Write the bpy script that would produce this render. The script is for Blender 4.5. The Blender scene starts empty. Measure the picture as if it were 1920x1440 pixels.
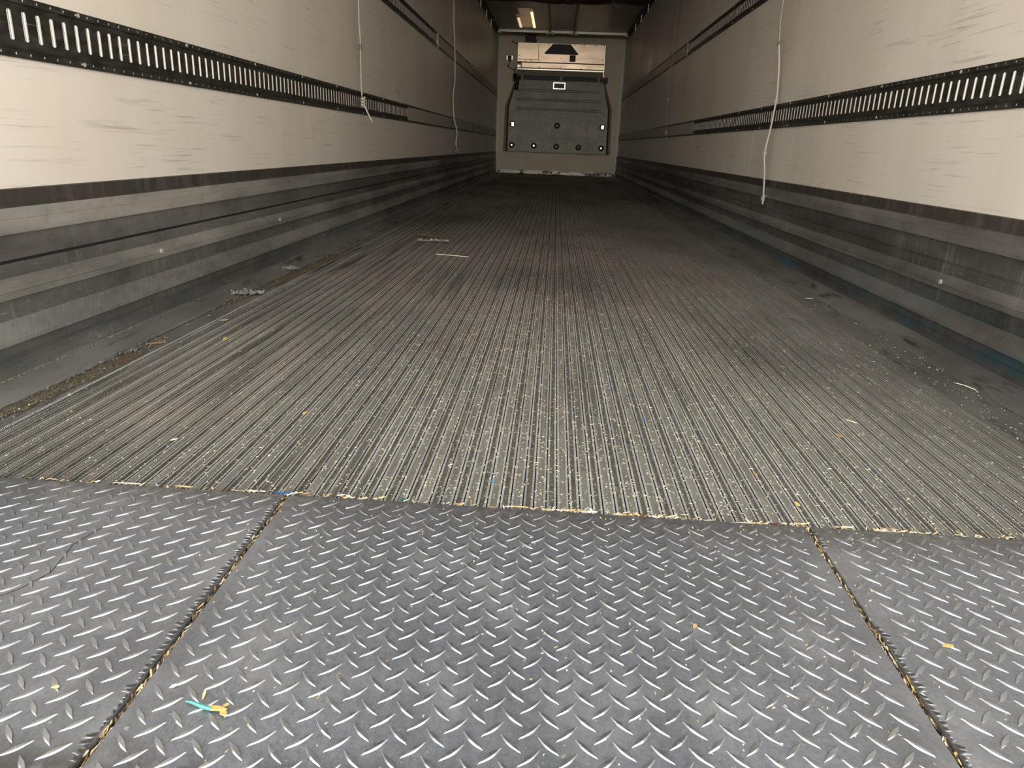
import bpy, bmesh, math, random
from mathutils import Vector, Matrix
random.seed(7)
S = bpy.context.scene
COL = S.collection

# ------------------------------------------------------------------ camera
F_PX, PITCH, YAW, ROLL = 1357.9, 0.319, 0.0461, 0.0395
cp, sp, cy, sy = math.cos(PITCH), math.sin(PITCH), math.cos(YAW), math.sin(YAW)
fw = Vector((-sy*cp, cy*cp, -sp)); rt0 = Vector((cy, sy, 0)); up0 = rt0.cross(fw)
rt = math.cos(ROLL)*rt0 + math.sin(ROLL)*up0
up = -math.sin(ROLL)*rt0 + math.cos(ROLL)*up0
cd = bpy.data.cameras.new('camera'); cam = bpy.data.objects.new('camera', cd); COL.objects.link(cam)
cd.sensor_fit = 'HORIZONTAL'; cd.sensor_width = 36.0; cd.lens = F_PX/1920*36.0
cd.clip_start = 0.02; cd.clip_end = 200
M = Matrix.Identity(4)
for i, a in enumerate((rt, up, -fw)):
    for j in range(3): M[j][i] = a[j]
M.translation = Vector((0.0004, 0.0, 0.5661))
cam.matrix_world = M
S.camera = cam

# ------------------------------------------------------------------ light
W = bpy.data.worlds.new('sky'); S.world = W; W.use_nodes = True
bg = W.node_tree.nodes['Background']
# hazy day: bright warm-white horizon, dimmer bluish overhead
wt = W.node_tree; tcw = wt.nodes.new('ShaderNodeTexCoord'); sx = wt.nodes.new('ShaderNodeSeparateXYZ')
wt.links.new(tcw.outputs['Generated'], sx.inputs[0])
def wmap(a, b, lo, hi):
    m = wt.nodes.new('ShaderNodeMapRange'); m.interpolation_type = 'SMOOTHSTEP'
    for i, v in enumerate((a, b, lo, hi)): m.inputs[i+1].default_value = v
    wt.links.new(sx.outputs[2], m.inputs[0]); return m.outputs[0]
wmx = wt.nodes.new('ShaderNodeMix'); wmx.data_type = 'RGBA'
wmx.inputs[6].default_value = (1.0, 0.955, 0.885, 1); wmx.inputs[7].default_value = (0.86, 0.93, 1.0, 1)
wt.links.new(wmap(0.1, 0.6, 0, 1), wmx.inputs[0]); wt.links.new(wmx.outputs[2], bg.inputs[0])
wt.links.new(wmap(0.0, 0.55, 2.6, 0.8), bg.inputs[1])
# sun from the front of the trailer: never enters, but lights the yard behind it
sd = bpy.data.lights.new('sun', 'SUN'); sd.energy = 4.0; sd.angle = math.radians(1.0); sd.color = (1.0, 0.93, 0.83)
so = bpy.data.objects.new('sun', sd); COL.objects.link(so); so.location = (0, 8, 12)
so.rotation_euler = Vector((-0.35, 0.62, 0.85)).to_track_quat('Z', 'Y').to_euler()
XW, Y0, Y1, ZC = 1.245, 0.40, 15.60, 2.60
pd = bpy.data.lights.new('door_opening_portal', 'AREA'); pd.shape = 'RECTANGLE'
pd.size = 2*XW; pd.size_y = ZC; pd.cycles.is_portal = True
po = bpy.data.objects.new('door_opening_portal', pd); COL.objects.link(po)
po.location = (0, Y0-0.02, ZC/2); po.rotation_euler = (math.radians(90), 0, 0)
S.view_settings.view_transform = 'Standard'; S.view_settings.look = 'None'
S.view_settings.gamma = 1; S.view_settings.use_curve_mapping = False
S.view_settings.exposure = 1.75
S.cycles.max_bounces = 14; S.cycles.diffuse_bounces = 8; S.cycles.glossy_bounces = 6
S.cycles.caustics_reflective = False
STRIP_E = 0.42    # strength of the two strip lamps at the front

# ------------------------------------------------------------------ materials
def mat(name, col, rough=0.5, metal=0.0, spec=0.5):
    m = bpy.data.materials.new(name); m.use_nodes = True
    b = m.node_tree.nodes['Principled BSDF']
    b.inputs['Base Color'].default_value = (*col, 1); b.inputs['Roughness'].default_value = rough
    b.inputs['Metallic'].default_value = metal; b.inputs['Specular IOR Level'].default_value = spec
    return m
class NT:
    """small helper for node chains in object/world metres"""
    def __init__(s, m):
        s.m = m; s.t = m.node_tree; s.N = s.t.nodes; s.L = s.t.links; s.b = s.N['Principled BSDF']
        s.geo = s.N.new('ShaderNodeNewGeometry')
    def pos(s, sc=(1, 1, 1), off=(0, 0, 0)):
        n = s.N.new('ShaderNodeMapping'); n.inputs['Scale'].default_value = sc; n.inputs['Location'].default_value = off
        s.L.new(s.geo.outputs['Position'], n.inputs['Vector']); return n.outputs[0]
    def noise(s, sc, scale=1.0, detail=4, rough=0.55, off=(0, 0, 0), dist=0.0):
        n = s.N.new('ShaderNodeTexNoise'); n.inputs['Scale'].default_value = scale
        n.inputs['Detail'].default_value = detail; n.inputs['Roughness'].default_value = rough
        n.inputs['Distortion'].default_value = dist
        s.L.new(s.pos(sc, off), n.inputs['Vector']); return n.outputs['Fac']
    def ramp(s, x, a, b, lo=0.0, hi=1.0):
        n = s.N.new('ShaderNodeMapRange'); n.inputs[1].default_value = a; n.inputs[2].default_value = b
        n.inputs[3].default_value = lo; n.inputs[4].default_value = hi; n.clamp = True
        s.L.new(x, n.inputs[0]); return n.outputs[0]
    def math(s, op, a, b=None):
        n = s.N.new('ShaderNodeMath'); n.operation = op
        for i, v in enumerate((a, b)):
            if v is None: continue
            if isinstance(v, (int, float)): n.inputs[i].default_value = v
            else: s.L.new(v, n.inputs[i])
        return n.outputs[0]
    def mix(s, f, a, b, mode='MIX'):
        n = s.N.new('ShaderNodeMix'); n.data_type = 'RGBA'; n.blend_type = mode
        if isinstance(f, (int, float)): n.inputs[0].default_value = f
        else: s.L.new(f, n.inputs[0])
        for i, v in ((6, a), (7, b)):
            if isinstance(v, tuple): n.inputs[i].default_value = (*v, 1)
            else: s.L.new(v, n.inputs[i])
        return n.outputs[2]
    def color(s, c): s.L.new(c, s.b.inputs['Base Color'])
    def rough(s, c): s.L.new(c, s.b.inputs['Roughness'])
    def bump(s, h, dist=0.001, strength=1.0, prev=None):
        n = s.N.new('ShaderNodeBump'); n.inputs['Distance'].default_value = dist; n.inputs['Strength'].default_value = strength
        s.L.new(h, n.inputs['Height'])
        if prev is not None: s.L.new(prev, n.inputs['Normal'])
        s.L.new(n.outputs[0], s.b.inputs['Normal']); return n.outputs[0]
    def xyz(s, i):
        n = s.N.new('ShaderNodeSeparateXYZ'); s.L.new(s.geo.outputs['Position'], n.inputs[0]); return n.outputs[i]

# white laminate wall lining: blotchy cream with rub marks running lengthwise
WALL = mat('wall_laminate', (0.66, 0.61, 0.52), 0.38, 0, 0.45); n = NT(WALL)
c = n.mix(n.ramp(n.noise((1, 0.9, 0.35), 2.3, 3), 0.35, 0.7), (0.86, 0.80, 0.715), (0.80, 0.715, 0.615))
c = n.mix(n.ramp(n.noise((1, 1.3, 0.3), 3.1, 3, off=(3, 9, 1)), 0.5, 0.75, 0, 0.5), c, (0.72, 0.69, 0.57))
sc1 = n.math('MULTIPLY', n.ramp(n.noise((1, 3.0, 110), 1.0, 4, 0.6, dist=0.3), 0.58, 0.68), n.ramp(n.noise((1, 1.4, 2.6), 1.6, 3, off=(5, 5, 5)), 0.46, 0.58))
c = n.mix(n.math('MULTIPLY', sc1, 0.38), c, (0.20, 0.17, 0.13))
sc2 = n.math('MULTIPLY', n.ramp(n.noise((1, 1.2, 30), 1.0, 5, 0.7, off=(1, 4, 2), dist=0.6), 0.62, 0.70), n.ramp(n.noise((1, 0.9, 1.4), 1.3, 2, off=(8, 1, 5)), 0.44, 0.56))
c = n.mix(n.math('MULTIPLY', sc2, 0.55), c, (0.16, 0.13, 0.10))
spk = n.ramp(n.noise((1, 60, 60), 1.0, 1), 0.80, 0.83)
c = n.mix(n.math('MULTIPLY', spk, 0.6), c, (0.12, 0.09, 0.07))
n.color(c); n.rough(n.ramp(n.noise((1, 1, 1), 3, 3), 0.3, 0.7, 0.30, 0.48))
n.bump(n.noise((1, 1.2, 0.8), 2.0, 2), 0.012, 0.25)

FRONT = mat('front_wall_laminate', (0.40, 0.37, 0.31), 0.5); n = NT(FRONT)
c = n.mix(n.ramp(n.noise((1.5, 1, 2), 2, 4), 0.35, 0.7), (0.88, 0.77, 0.575), (0.80, 0.70, 0.52))
low = n.math('MULTIPLY', n.ramp(n.xyz(2), 0.45, 0.1), n.ramp(n.noise((4, 1, 9), 1.2, 5), 0.5, 0.62, 0, 0.6))
c = n.mix(low, c, (0.86, 0.81, 0.70)); n.color(c)

CEIL = mat('ceiling_laminate', (0.42, 0.36, 0.28), 0.42, 0, 0.35); n = NT(CEIL)
n.color(n.mix(n.ramp(n.noise((1, 0.6, 1), 2, 3), 0.35, 0.7), (0.27, 0.215, 0.15), (0.20, 0.165, 0.12)))
n.bump(n.noise((2, 0.7, 1), 2, 2), 0.01, 0.3)

# dark weathered aluminium scuff lining
def scuff_mat(name, base, blue, side):
    m = mat(name, base, 0.42, 0.4); n = NT(m)
    c = n.mix(n.ramp(n.noise((1, 1.2, 6), 2.0, 5), 0.3, 0.72), base, tuple(v*1.45 for v in base))
    str_ = n.ramp(n.noise((1, 60, 2.5), 1.0, 4, 0.6), 0.52, 0.70)             # upright rub marks
    zone = n.ramp(n.noise((1, 1.1, 5), 1.1, 2, off=(2, 7, 3)), 0.44, 0.56)
    c = n.mix(n.math('MULTIPLY', n.math('MULTIPLY', str_, zone), 0.55), c, (0.42, 0.40, 0.36))
    lng = n.ramp(n.noise((1, 1.3, 150), 1.0, 4, 0.6), 0.62, 0.74)            # lengthwise scratches
    c = n.mix(n.math('MULTIPLY', lng, 0.4), c, (0.36, 0.34, 0.31))
    zb = n.math('MULTIPLY', n.ramp(n.xyz(2), 0.20, 0.07), n.ramp(n.noise((1, 2.0, 14), 1.3, 4, off=(6, 1, 1)), 0.45, 0.65, 0, 0.8))
    c = n.mix(zb, c, blue)
    sk = n.math('ADD', n.xyz(1), n.math('MULTIPLY', n.xyz(2), side*0.8))         # slanted brush-like strokes low down
    cmb = n.N.new('ShaderNodeCombineXYZ'); n.L.new(n.math('MULTIPLY', sk, 130), cmb.inputs[0]); n.L.new(n.math('MULTIPLY', n.xyz(2), 9), cmb.inputs[1])
    nz = n.N.new('ShaderNodeTexNoise'); nz.inputs['Scale'].default_value = 1.0; nz.inputs['Detail'].default_value = 3; n.L.new(cmb.outputs[0], nz.inputs['Vector'])
    win = n.math('MULTIPLY', n.ramp(n.xyz(2), 0.055, 0.075), n.ramp(n.xyz(2), 0.20, 0.12))
    c = n.mix(n.math('MULTIPLY', n.math('MULTIPLY', n.ramp(nz.outputs['Fac'], 0.50, 0.62), win), 0.5), c, (0.22, 0.22, 0.21))
    dash = n.math('MULTIPLY', n.ramp(n.noise((1, 26, 260), 1.0, 3, 0.6, off=(0, 3, 1)), 0.65, 0.69), n.ramp(n.noise((1, 1.4, 9), 1.2, 2, off=(1, 6, 4)), 0.47, 0.56))
    c = n.mix(n.math('MULTIPLY', dash, 0.9 if side < 0 else 0.4), c, (0.62, 0.60, 0.56))
    grime = n.ramp(n.noise((1, 0.6, 3), 1.3, 4, off=(0, 1.1, 0)), 0.40, 0.66, 0, 0.85)
    c = n.mix(n.math('MULTIPLY', n.ramp(n.noise((1, 5, 9), 1.6, 5, 0.7, off=(4, 4, 4)), 0.50, 0.70), 0.5), c, n.mix(1.0, c, (0.45, 0.44, 0.43), 'MULTIPLY'))
    c = n.mix(grime, c, n.mix(1.0, c, (0.40, 0.39, 0.37), 'MULTIPLY'))
    n.color(c); n.rough(n.ramp(n.noise((1, 3, 20), 1.5, 3), 0.3, 0.7, 0.42, 0.60))
    n.bump(n.noise((1, 25, 12), 1.5, 4), 0.0012, 0.6)
    return m
SCL = scuff_mat('scuff_left', (0.185, 0.178, 0.165), (0.15, 0.175, 0.19), -1)
SCR = scuff_mat('scuff_right', (0.125, 0.121, 0.113), (0.085, 0.19, 0.25), 1)
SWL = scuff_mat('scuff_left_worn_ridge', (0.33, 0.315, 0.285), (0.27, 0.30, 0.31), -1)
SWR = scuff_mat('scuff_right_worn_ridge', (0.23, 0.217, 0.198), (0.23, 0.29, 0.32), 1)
SCT = mat('scuff_top_flange', (0.040, 0.035, 0.030), 0.5, 0.4); n = NT(SCT)
n.color(n.mix(n.ramp(n.noise((1, 20, 4), 1.2, 5), 0.45, 0.75, 0, 0.6), (0.075, 0.066, 0.056), (0.20, 0.18, 0.15)))

# floor extrusion: worn rib tops, dusty flats, dirt-packed channels
def rib_bump(n, k=1500.0):
    s = n.math('SINE', n.math('MULTIPLY', n.xyz(1), k)); return s
grime_patch = lambda n: n.ramp(n.noise((0.8, 0.5, 1), 1.1, 4, off=(7.3, 5.9, 0)), 0.46, 0.68, 0, 0.6)
def streaks(n, c):       # greasy lengthwise streaks, thickest toward the left side
    w = n.math('MULTIPLY', n.ramp(n.noise((34, 0.8, 1), 1.0, 4, 0.6, off=(3, 1, 0)), 0.48, 0.62), n.ramp(n.noise((1.3, 0.9, 1), 1.2, 3, off=(0, 5, 0)), 0.40, 0.60))
    w = n.math('MULTIPLY', w, n.ramp(n.xyz(0), 0.5, -0.9, 0.25, 0.95))
    return n.mix(w, c, (0.06, 0.054, 0.045))
RIB = mat('floor_rib', (0.22, 0.21, 0.19), 0.42, 0.5); n = NT(RIB)
c = n.mix(n.ramp(n.noise((3, 0.8, 1), 2, 5), 0.35, 0.7), (0.50, 0.482, 0.44), (0.35, 0.335, 0.30))
c = n.mix(n.math('MULTIPLY', grime_patch(n), n.ramp(n.noise((0.9, 0.35, 1), 1.5, 3), 0.15, 0.5)), c, (0.05, 0.047, 0.042))
n.color(streaks(n, c)); n.bump(rib_bump(n), 0.0012, 1.0)
FLAT = mat('floor_flat', (0.15, 0.14, 0.12), 0.6, 0.25); n = NT(FLAT)
c = n.mix(n.ramp(n.noise((8, 3, 1), 3, 6, 0.65), 0.35, 0.7), (0.325, 0.305, 0.26), (0.185, 0.17, 0.138))
c = n.mix(n.ramp(n.noise((90, 60, 1), 3, 3, 0.7), 0.60, 0.68, 0, 0.55), c, (0.60, 0.56, 0.46))
c = n.mix(n.math('MULTIPLY', grime_patch(n), n.ramp(n.noise((0.9, 0.35, 1), 1.5, 3), 0.15, 0.5)), c, (0.035, 0.032, 0.028))
n.color(streaks(n, c)); n.bump(n.noise((60, 60, 1), 3, 4), 0.0012, 0.6)
CHN = mat('floor_channel_dirt', (0.06, 0.052, 0.04), 0.9, 0.0, 0.2); n = NT(CHN)
c = n.mix(n.ramp(n.noise((60, 20, 1), 2, 5), 0.35, 0.7), (0.13, 0.118, 0.092), (0.26, 0.235, 0.18))
n.color(n.mix(n.math('MULTIPLY', grime_patch(n), 0.8), c, (0.018, 0.016, 0.014)))
n.bump(n.noise((100, 60, 1), 3, 4), 0.002, 0.8)
GAP = mat('floor_gap', (0.012, 0.012, 0.013), 0.8)
SIDE = mat('floor_side_flange', (0.11, 0.105, 0.095), 0.5, 0.35); n = NT(SIDE)
c = n.mix(n.ramp(n.noise((5, 1.5, 1), 2, 5), 0.35, 0.7), (0.30, 0.29, 0.265), (0.20, 0.19, 0.17))
c = n.mix(n.ramp(n.noise((12, 2.5, 1), 1.3, 5, 0.7, off=(4, 2, 0)), 0.55, 0.66, 0, 0.8), c, (0.032, 0.028, 0.022))
c = n.mix(n.math('MULTIPLY', grime_patch(n), 0.8), c, (0.03, 0.029, 0.028))
n.color(c); n.bump(n.noise((40, 20, 1), 2, 4), 0.001, 0.5)

# aluminium tread plate
PLATE = mat('tread_plate_metal', (0.33, 0.335, 0.345), 0.40, 0.6); n = NT(PLATE)
c = n.mix(n.ramp(n.noise((2.2, 1.2, 1), 2.2, 5), 0.35, 0.7), (0.335, 0.345, 0.375), (0.255, 0.262, 0.275))
c = n.mix(n.ramp(n.noise((120, 14, 1), 1.5, 4, 0.6), 0.55, 0.75, 0, 0.4), c, (0.15, 0.152, 0.155))
c = n.mix(n.ramp(n.noise((60, 60, 1), 2.5, 3, 0.7, off=(2, 0, 0)), 0.64, 0.70, 0, 0.6), c, (0.62, 0.61, 0.57))
c = n.mix(n.ramp(n.noise((130, 130, 1), 1.2, 4, 0.75, off=(0, 6, 0)), 0.45, 0.70, 0, 0.55), c, (0.14, 0.142, 0.148))
c = n.mix(n.ramp(n.noise((7, 7, 1), 1.2, 4, 0.6, off=(5, 6, 0)), 0.50, 0.68, 0, 0.45), c, (0.50, 0.50, 0.50))
nearsill = n.math('MULTIPLY', n.ramp(n.xyz(1), 0.95, 1.055), n.ramp(n.noise((30, 30, 1), 2, 5, 0.7), 0.38, 0.58, 0.15, 0.9))
c = n.mix(nearsill, c, (0.16, 0.15, 0.13))
c = n.mix(n.ramp(n.noise((5, 0.7, 1), 1.6, 4, 0.6, off=(1.3, 0, 0)), 0.52, 0.70, 0, 0.5), c, (0.17, 0.172, 0.18))
c = n.mix(n.ramp(n.noise((90, 90, 1), 1.0, 2, off=(7, 3, 0)), 0.70, 0.74, 0, 0.7), c, (0.62, 0.60, 0.54))
crn = n.math('MULTIPLY', n.ramp(n.xyz(1), 0.545, 0.50), n.ramp(n.noise((11, 11, 1), 2, 5), 0.4, 0.55))
c = n.mix(n.math('MULTIPLY', crn, 0.8), c, (0.08, 0.07, 0.055))
n.color(c); n.rough(n.ramp(n.noise((60, 20, 1), 2, 3), 0.3, 0.7, 0.34, 0.50))
n.bump(n.noise((150, 60, 1), 2, 4), 0.0008, 0.7)
LUG = mat('tread_lug_metal', (0.52, 0.535, 0.565), 0.27, 0.9); n = NT(LUG)
n.rough(n.ramp(n.noise((70, 70, 1), 1.5, 3), 0.3, 0.7, 0.20, 0.42))

TRK = mat('track_painted_steel', (0.035, 0.032, 0.028), 0.42, 0.3); n = NT(TRK)
c = n.mix(n.ramp(n.noise((1, 9, 30), 1.5, 5), 0.4, 0.75), (0.024, 0.022, 0.019), (0.075, 0.068, 0.058))
n.color(n.mix(n.ramp(n.noise((1, 6, 160), 1.2, 4), 0.66, 0.74, 0, 0.6), c, (0.30, 0.28, 0.25)))
SLOT = mat('slot_backing', (0.60, 0.565, 0.50), 0.35, 0.3)
COVER = mat('track_cover_strip', (0.55, 0.50, 0.42), 0.45); 
STEEL = mat('bright_screw', (0.62, 0.59, 0.53), 0.4, 0.3)
DKST = mat('dark_screw', (0.05, 0.045, 0.04), 0.5, 0.6)
ROPE = mat('rope_fibre', (0.62, 0.57, 0.47), 0.8); n = NT(ROPE)
n.bump(n.noise((300, 300, 120), 1, 2), 0.002, 0.8)
ROPED = mat('rope_grubby', (0.26, 0.23, 0.18), 0.85)
STN = mat('stainless_sheet', (0.95, 0.735, 0.53), 0.33, 0.8); n = NT(STN)  # peach tint puts the warm light on the unit into its colour
n.rough(n.ramp(n.noise((1, 1, 3), 2, 3), 0.3, 0.7, 0.28, 0.42)); n.bump(n.noise((1, 1, 1), 3, 2), 0.01, 0.25)
STN2 = mat('stainless_lip', (0.85, 0.78, 0.66), 0.25, 0.8)
BLK = mat('black_plastic', (0.010, 0.010, 0.010), 0.5)
BKH = mat('bulkhead_moulding', (0.18, 0.18, 0.155), 0.55); n = NT(BKH)
c = n.mix(n.ramp(n.noise((3, 1, 3), 2, 4), 0.35, 0.7), (0.60, 0.585, 0.495), (0.45, 0.44, 0.375))
worn = n.math('MULTIPLY', n.ramp(n.noise((18, 1, 40), 1, 6, 0.75), 0.47, 0.62), n.math('MULTIPLY', n.ramp(n.xyz(2), 1.35, 1.05), n.ramp(n.noise((1.5, 1, 1.5), 1.5, 3), 0.35, 0.6)))
n.color(n.mix(n.math('MULTIPLY', worn, 0.75), c, (1.0, 0.93, 0.82)))
BKE = mat('bulkhead_edge', (0.09, 0.085, 0.07), 0.6); RIBM = mat('bulkhead_rib', (0.36, 0.345, 0.29), 0.6); RING = mat('washer_dark', (0.035, 0.032, 0.026), 0.6)
DUCT = mat('duct_fibreglass', (0.40, 0.37, 0.28), 0.6)
KICK = mat('kick_plate_steel', (0.55, 0.53, 0.48), 0.25, 0.9); n = NT(KICK)
n.color(n.mix(n.ramp(n.noise((7, 1, 22), 1, 5), 0.50, 0.64), (0.85, 0.82, 0.74), (0.14, 0.13, 0.115)))
TRIMM = mat('corner_trim_metal', (0.60, 0.59, 0.56), 0.5, 0.2)
RAILD = mat('ceiling_rail_dark', (0.03, 0.028, 0.024), 0.5, 0.4)
RAILB = mat('cross_rail_aluminium', (0.5, 0.47, 0.41), 0.35, 0.8)
WHITE = mat('white_plastic', (0.86, 0.85, 0.82), 0.4); REFL = mat('reflector', (0.95, 0.94, 0.90), 0.28, 0.9)
CANV = mat('chute_canvas', (0.085, 0.045, 0.03), 0.85); n = NT(CANV)
n.color(n.mix(n.ramp(n.noise((2.4, 1, 1), 1.5, 2), 0.44, 0.5), (0.10, 0.055, 0.035), (0.05, 0.022, 0.02)))
LBLR = mat('label_red', (0.16, 0.035, 0.02), 0.6); LBLG = mat('label_grey', (0.08, 0.08, 0.07), 0.6)
PLQ = mat('plaque_face', (0.45, 0.42, 0.42), 0.6); PLT = mat('plaque_letters', (0.006, 0.006, 0.006), 0.6)
STRAW = mat('straw', (0.74, 0.58, 0.31), 0.7); PALE = mat('pale_chip', (0.88, 0.81, 0.64), 0.7)
TAN = mat('tan_chip', (0.48, 0.30, 0.13), 0.7); YEL = mat('yellow_chip', (0.66, 0.47, 0.16), 0.65)
BRN = mat('brown_chip', (0.16, 0.10, 0.05), 0.8); BLUE = mat('blue_plastic', (0.02, 0.17, 0.50), 0.35)
TEAL = mat('teal_plastic', (0.03, 0.20, 0.23), 0.4); MINT = mat('mint_plastic', (0.11, 0.42, 0.34), 0.45)
PAPER = mat('white_paper', (0.80, 0.80, 0.82), 0.6); RUST = mat('rust_red', (0.20, 0.035, 0.02), 0.7)
FILM = mat('plastic_film', (0.26, 0.25, 0.235), 0.3); FILM2 = mat('grubby_film', (0.11, 0.105, 0.095), 0.35); DARK = mat('under_seam', (0.055, 0.047, 0.033), 0.9)
MUCK = mat('caked_grain', (0.13, 0.105, 0.07), 0.9, 0, 0.2); n = NT(MUCK)
c = n.mix(n.ramp(n.noise((150, 70, 1), 1.3, 5, 0.7), 0.38, 0.66), (0.055, 0.043, 0.028), (0.24, 0.205, 0.14))
n.color(n.mix(n.ramp(n.noise((12, 3, 1), 1.5, 3), 0.52, 0.66, 0, 0.7), c, (0.13, 0.06, 0.025)))
n.bump(n.noise((200, 120, 1), 2, 4), 0.003, 1.0)
DUSTM = mat('pale_dust', (0.34, 0.32, 0.24), 0.9); n = NT(DUSTM)
n.color(n.mix(n.ramp(n.noise((200, 120, 200), 1.3, 4, 0.7), 0.4, 0.62), (0.08, 0.075, 0.055), (0.34, 0.325, 0.26)))
GROUND = mat('yard_concrete', (0.46, 0.44, 0.40), 0.9)

# ------------------------------------------------------------------ mesh helpers
class MB:
    def __init__(s): s.v = []; s.f = []; s.m = []
    def add(s, vs, fs, mi=0):
        o = len(s.v); s.v += [tuple(v) for v in vs]
        for f in fs: s.f.append(tuple(o+i for i in f)); s.m.append(mi)
    def box(s, x0, x1, y0, y1, z0, z1, mi=0):
        vs = [(x, y, z) for x in (x0, x1) for y in (y0, y1) for z in (z0, z1)]
        s.add(vs, [(0, 1, 3, 2), (4, 6, 7, 5), (0, 4, 5, 1), (2, 3, 7, 6), (0, 2, 6, 4), (1, 5, 7, 3)], mi)
    def prism_y(s, poly, y0, y1, mi=0):          # poly = (x, z) ring, extruded along y
        n = len(poly)
        vs = [(x, y0, z) for x, z in poly]+[(x, y1, z) for x, z in poly]
        s.add(vs, [tuple(range(n)), tuple(range(2*n-1, n-1, -1))]+[(i, i+n, (i+1) % n+n, (i+1) % n) for i in range(n)], mi)
    def disc_y(s, x, y0, y1, z, r, n=20, mi=0):
        s.prism_y([(x+r*math.cos(2*math.pi*i/n), z+r*math.sin(2*math.pi*i/n)) for i in range(n)], y0, y1, mi)
    def disc_x(s, x0, x1, y, z, r, n=10, mi=0):
        vs = [(x, y+r*math.cos(2*math.pi*i/n), z+r*math.sin(2*math.pi*i/n)) for x in (x0, x1) for i in range(n)]
        s.add(vs, [tuple(range(n)), tuple(range(2*n-1, n-1, -1))]+[(i, i+n, (i+1) % n+n, (i+1) % n) for i in range(n)], mi)
    def tube(s, pts, r, n=8, mi=0):
        pts = [Vector(p) for p in pts]; rs = r if isinstance(r, (list, tuple)) else [r]*len(pts)
        rings = []
        nrm = None
        for i, p in enumerate(pts):
            t = (pts[min(i+1, len(pts)-1)]-pts[max(i-1, 0)]).normalized()
            if nrm is None: nrm = t.orthogonal().normalized()
            nrm = (nrm-t*nrm.dot(t)); nrm = nrm.normalized() if nrm.length > 1e-6 else t.orthogonal().normalized()
            b = t.cross(nrm)
            rings.append([p+rs[i]*(math.cos(2*math.pi*k/n)*nrm+math.sin(2*math.pi*k/n)*b) for k in range(n)])
        vs = [v for rg in rings for v in rg]; fs = []
        for i in range(len(pts)-1):
            for k in range(n): fs.append((i*n+k, i*n+(k+1) % n, (i+1)*n+(k+1) % n, (i+1)*n+k))
        fs += [tuple(range(n-1, -1, -1)), tuple(range((len(pts)-1)*n, len(pts)*n))]
        s.add(vs, fs, mi)
    def build(s, name, mats, parent=None, smooth=False, fix=True):
        me = bpy.data.meshes.new(name); me.from_pydata(s.v, [], s.f)
        if not isinstance(mats, (list, tuple)): mats = [mats]
        for m in mats: me.materials.append(m)
        if len(mats) > 1: me.polygons.foreach_set('material_index', s.m)
        if fix:
            b = bmesh.new(); b.from_mesh(me); bmesh.ops.recalc_face_normals(b, faces=b.faces); b.to_mesh(me); b.free()
        if smooth: me.polygons.foreach_set('use_smooth', [True]*len(me.polygons))
        o = bpy.data.objects.new(name, me); COL.objects.link(o)
        if parent: o.parent = parent
        return o
def tag(o, label=None, cat=None, group=None, kind=None):
    for k, v in (('label', label), ('category', cat), ('group', group), ('kind', kind)):
        if v: o[k] = v
    return o
def struct(o, label, cat): return tag(o, label, cat, kind='structure')
def empty(name, loc, label, cat, group=None):
    o = bpy.data.objects.new(name, None); COL.objects.link(o); o.location = loc; o.empty_display_size = 0.1
    return tag(o, label, cat, group)
def put(root, o):                                # parent a mesh built in world coordinates
    o.parent = root; o.matrix_parent_inverse = Matrix.Translation(-Vector(root.location)); return o
def smooth_pts(pts, k=6):
    P = [Vector(p) for p in pts]; out = []
    for i in range(len(P)-1):
        a, b, c, d = P[max(i-1, 0)], P[i], P[i+1], P[min(i+2, len(P)-1)]
        for j in range(k):
            t = j/k
            out.append(0.5*((2*b)+(c-a)*t+(2*a-5*b+4*c-d)*t*t+(3*b-a-3*c+d)*t**3))
    return out+[P[-1]]

# ------------------------------------------------------------------ room shell
b = MB(); b.box(-XW-0.06, -XW, Y0, Y1+0.06, 0.35, ZC+0.06)
struct(b.build('wall_left', WALL), 'long cream laminate wall on the left with rub marks', 'wall')
b = MB(); b.box(XW, XW+0.06, Y0, Y1+0.06, 0.35, ZC+0.06)
struct(b.build('wall_right', WALL), 'long cream laminate wall on the right with dark scratches', 'wall')
b = MB(); b.box(-XW, XW, Y1, Y1+0.06, -0.05, ZC)
struct(b.build('wall_front', FRONT), 'grey-beige far end wall behind the cooling unit', 'wall')
b = MB(); b.box(-XW-0.06, XW+0.06, Y0, Y1+0.06, ZC, ZC+0.06)
struct(b.build('ceiling', CEIL), 'brownish laminate ceiling above the far end', 'ceiling')
b = MB(); b.box(-30, 30, -30, 30, -1.30, -1.25)
struct(b.build('ground', GROUND), 'pale concrete yard below the trailer', 'ground')
b = MB(); b.box(-1.245, -1.195, Y1-0.012, Y1, 0.08, ZC-0.02); struct(b.build('trim_1', TRIMM), 'grey metal strip down the left edge of the far wall', 'trim')
b = MB(); b.box(1.195, 1.245, Y1-0.012, Y1, 0.08, ZC-0.02); struct(b.build('trim_2', TRIMM), 'grey metal strip down the right edge of the far wall', 'trim')
# wall panel joints: thin upright joint strips
for i, (sx, yj) in enumerate(((1, 4.95), (-1, 14.3), (1, 14.2), (-1, 8.1))):
    b = MB(); x = sx*XW; b.box(min(x, x-sx*0.0004), max(x, x-sx*0.0004), yj, yj+0.012, 0.43, 0.71)
    struct(b.build('trim_%d' % (i+3), WALL), ('thin upright joint strip low on the right wall behind the long knotted rope' if i == 0 else
        'thin upright joint low on the left wall near the far end' if i == 1 else 'thin upright joint low on the right wall near the far end' if i == 2 else
        'thin upright joint low on the left wall before the plain cord'), 'trim')

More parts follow.
